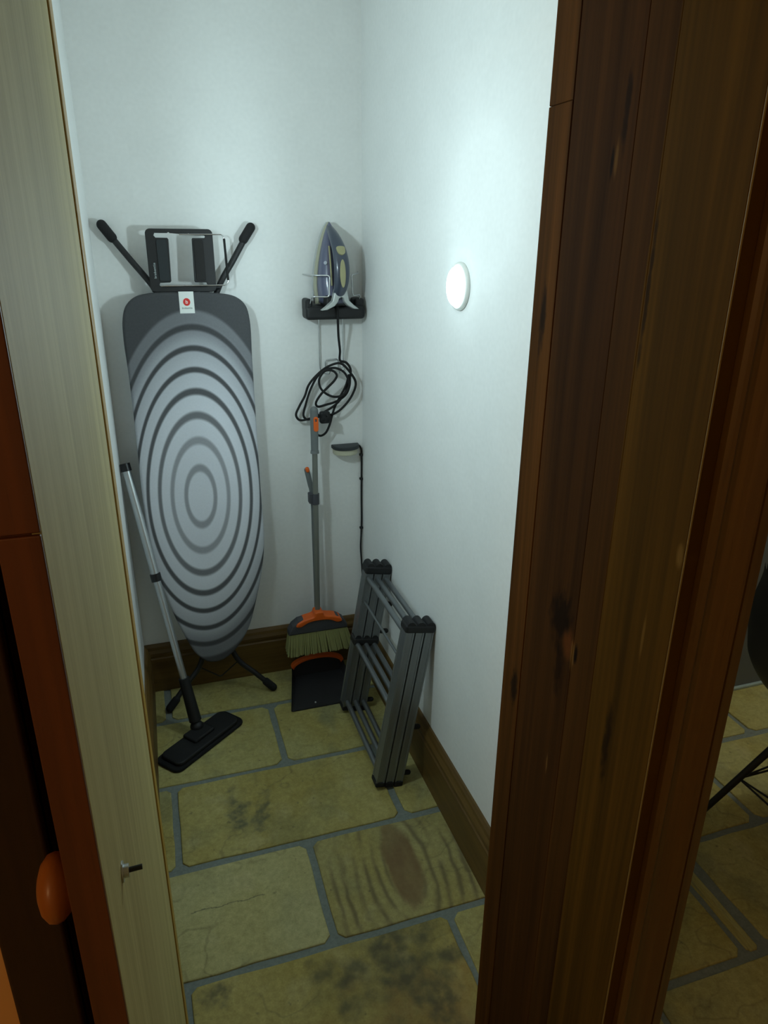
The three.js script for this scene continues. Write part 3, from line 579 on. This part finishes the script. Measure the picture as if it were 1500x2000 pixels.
  part(handle, 'button_panel', place(extrude([[-0.0125, 0.013], [0.0125, 0.013], [0.0135, 0], [0.009, -0.010], [0, -0.014], [-0.009, -0.010], [-0.0135, 0]], 0.007, 0.0015, [], true).rotateX(-0.55).translate(-0.002, 0.163, 0.1125)), cream, 'cream button panel');
  part(o, 'handle_frame', place(tube([[-0.017, 0.178, 0.06], [-0.0205, 0.14, 0.074], [-0.021, 0.10, 0.08], [-0.019, 0.06, 0.08]], 0.003, 40, 8)), cream);
  part(o, 'tank_button', place(new THREE.CylinderGeometry(0.0055, 0.006, 0.004, 18).rotateX(Math.PI / 2 - 0.2).rotateY(-0.7).translate(-0.032, 0.128, 0.063)), std(0xa8adb8, 0.35));
  // silver heel stand shaped like an arch with two spread feet
  const heel = [[-0.068, -0.02], [-0.05, -0.008], [-0.03, 0.008], [-0.02, 0.044], [0.02, 0.044], [0.028, 0.008], [0.047, -0.008], [0.064, -0.02], [0.046, -0.019], [0.024, -0.008], [0.012, 0.004], [0.008, 0.015], [0, 0.019], [-0.008, 0.015], [-0.012, 0.004], [-0.024, -0.008], [-0.05, -0.019]];
  part(o, 'heel_stand', place(extrude(heel, 0.02, 0.003, [], false, 3).translate(0.004, 0.006, 0.082)), std(0xc4c8c6, 0.35, 0.4), 'silver arched heel');
  part(o, 'heel_block', place(box(-0.04, 0.04, -0.004, 0.03, 0.028, 0.085, 0.008)), M.black);
  // power cord wound over the holder's hooks
  const c = [[0.596, 1.392, -2.335], [0.597, 1.355, -2.332], [0.604, 1.29, -2.352], [0.613, 1.24, -2.37], [0.615, 1.206, -2.376], [0.634, 1.2, -2.372], [0.65, 1.176, -2.372], [0.644, 1.13, -2.375], [0.631, 1.096, -2.376], [0.602, 1.06, -2.376], [0.56, 1.034, -2.376], [0.505, 1.01, -2.382], [0.468, 1.007, -2.384], [0.457, 1.025, -2.384], [0.469, 1.055, -2.382], [0.489, 1.09, -2.38], [0.503, 1.127, -2.378], [0.533, 1.163, -2.372], [0.57, 1.19, -2.366], [0.612, 1.199, -2.363], [0.645, 1.168, -2.362], [0.666, 1.13, -2.364], [0.656, 1.092, -2.366], [0.627, 1.052, -2.368], [0.592, 1.026, -2.37], [0.54, 1.012, -2.39], [0.495, 1.006, -2.39], [0.484, 1.02, -2.388], [0.492, 1.06, -2.384], [0.513, 1.12, -2.378], [0.54, 1.166, -2.366], [0.585, 1.186, -2.356], [0.622, 1.17, -2.353], [0.64, 1.125, -2.356], [0.624, 1.094, -2.36], [0.595, 1.085, -2.362], [0.563, 1.096, -2.362], [0.54, 1.12, -2.36], [0.536, 1.15, -2.357], [0.556, 1.178, -2.352], [0.583, 1.177, -2.348], [0.595, 1.162, -2.348], [0.589, 1.146, -2.352], [0.565, 1.122, -2.354], [0.541, 1.097, -2.36], [0.525, 1.066, -2.37], [0.535, 1.05, -2.384], [0.565, 1.055, -2.384], [0.6, 1.066, -2.378], [0.632, 1.09, -2.37], [0.645, 1.125, -2.366], [0.642, 1.16, -2.36], [0.632, 1.12, -2.37], [0.612, 1.08, -2.378], [0.594, 1.045, -2.38], [0.583, 1.015, -2.378], [0.571, 0.982, -2.372], [0.556, 0.957, -2.37], [0.538, 0.949, -2.37], [0.523, 0.958, -2.376], [0.522, 0.985, -2.386], [0.53, 1.006, -2.386]];
  part(o, 'power_cord', tube(c, 0.0041, 620, 8), M.rubber);
  part(o, 'plug', [box(0.534, 0.571, 0.996, 1.038, -2.372, -2.346, 0.008), new THREE.CylinderGeometry(0.0165, 0.019, 0.012, 24).rotateX(Math.PI / 2).translate(0.553, 1.018, -2.342), ...[[0.545, 1.01], [0.561, 1.01], [0.553, 1.026]].map(([x, y]) => box(x - 0.003, x + 0.003, y - 0.0015, y + 0.0015, -2.338, -2.322))], M.black, 'black moulded plug');
}

// ------------------------------------------------------------------ small box on the back wall with its cord in the corner
{
  const o = thing('wall_box', 'small wall box with dark top and cream front near the corner, black cord', 'wall box', [0.634, 0.89, ZB]);
  const ell = (k, y0, h, m, n) => { const s = []; for (let i = 0; i <= 20; i++) { const a = Math.PI * i / 20; s.push([0.05 * k * Math.cos(a), -0.055 * k * Math.pow(Math.sin(a), 0.7)]); } const g = extrude(s, h, 0.003).rotateX(-Math.PI / 2); return part(o, n, g.translate(0.637, y0, ZB + 0.001), m); };
  ell(0.9, 0.868, 0.022, std(0xc6c4ac, 0.55), 'front_shell'); ell(1.0, 0.888, 0.014, std(0x2c3134, 0.5), 'top_cover');
  part(o, 'cord', tube([[0.676, 0.896, -2.402], [0.688, 0.893, -2.404], [0.6965, 0.88, -2.406], [0.6985, 0.85, -2.407], [0.698, 0.70, -2.408], [0.6985, 0.60, -2.408], [0.6965, 0.55, -2.406], [0.693, 0.49, -2.402], [0.6955, 0.43, -2.4], [0.6985, 0.37, -2.4], [0.698, 0.25, -2.402]], 0.0034, 120, 8), M.rubber);
  for (const [i, y] of [0.856, 0.764, 0.567].entries()) part(o, i ? 'cord_clip_00' + i : 'cord_clip', box(0.691, 0.7035, y - 0.004, y + 0.004, -2.4145, -2.402, 0.002), M.black);
}

// ------------------------------------------------------------------ black shell chair in the next room
{
  const C = V(1.69, 0, -1.08);
  const o = thing('shell_chair', 'black shell chair with splayed metal legs on the stone floor beyond the doorway', 'chair', [C.x, 0, C.z]);
  // seat shell: swept profile, facing away to the right
  const prof = [[-0.24, 0.43], [-0.19, 0.425], [-0.07, 0.418], [0.08, 0.422], [0.17, 0.445], [0.225, 0.505], [0.258, 0.60], [0.292, 0.72], [0.322, 0.84]];
  const pc = new THREE.CatmullRomCurve3(prof.map((p) => V(p[0], p[1], 0)));
  const nU = 30, nV = 22;
  const surf = (off) => { const pos = [], idx = [];
    for (let j = 0; j <= nU; j++) { const t = j / nU, p = pc.getPoint(t), tg = pc.getTangent(t), nx = -tg.y, ny = tg.x; const hw = 0.2 + 0.035 * Math.sin(Math.PI * t) - 0.04 * ss(0.8, 1, t);
      for (let i = 0; i <= nV; i++) { const s = i / nV * 2 - 1; const lift = 0.055 * Math.pow(Math.abs(s), 3); pos.push(p.x + nx * (lift + off), p.y + ny * (lift + off), s * hw); } }
    for (let j = 0; j < nU; j++) for (let i = 0; i < nV; i++) { const a = j * (nV + 1) + i, b = a + 1, c = a + nV + 1, d = c + 1; off ? idx.push(a, c, b, b, c, d) : idx.push(a, b, c, b, d, c); }
    const g = new THREE.BufferGeometry(); g.setAttribute('position', new THREE.Float32BufferAttribute(pos, 3)); g.setIndex(idx); g.computeVertexNormals(); g.setAttribute('uv', new THREE.Float32BufferAttribute(new Float32Array(pos.length / 3 * 2), 2)); return g; };
  const place = (g) => g.rotateY(Math.PI).translate(C.x, 0, C.z);
  part(o, 'seat_shell', [place(surf(0)), place(surf(-0.009))], new THREE.MeshStandardMaterial({ color: 0x141416, roughness: 0.5, side: THREE.DoubleSide }));
  const top = [[-0.09, 0.077], [-0.09, -0.077], [0.09, 0.077], [0.09, -0.077]], feet = [[-0.28, 0.195], [-0.28, -0.195], [0.28, 0.195], [0.28, -0.195]];
  top.forEach((a, i) => part(o, i ? 'leg_00' + i : 'leg', place(merge([rod([feet[i][0], 0.004, feet[i][1]], [a[0], 0.415, a[1]], 0.009, 0.011, 10), new THREE.CylinderGeometry(0.012, 0.013, 0.008, 12).translate(feet[i][0], 0.004, feet[i][1])])), M.black));
  const mid = feet.map((f, i) => [f[0] + (top[i][0] - f[0]) * 0.38, 0.16, f[1] + (top[i][1] - f[1]) * 0.38]);
  const tp = top.map((a) => [a[0], 0.40, a[1]]);
  const br = []; for (const [a, b] of [[0, 1], [2, 3], [0, 2], [1, 3]]) { br.push(rod(mid[a], mid[b], 0.003, 0.003, 8)); br.push(rod(mid[a], [(mid[a][0] + mid[b][0]) / 2, 0.19, (mid[a][2] + mid[b][2]) / 2], 0.003, 0.003, 8)); br.push(rod([(mid[a][0] + mid[b][0]) / 2, 0.19, (mid[a][2] + mid[b][2]) / 2], mid[b], 0.003, 0.003, 8)); }
  part(o, 'leg_braces', place(merge(br)), M.black);
}

scene.traverse((m) => { if (m.isMesh) { const glow = m.material.emissiveIntensity > 1; m.castShadow = !glow; m.receiveShadow = true; } });
renderer.render(scene, camera);
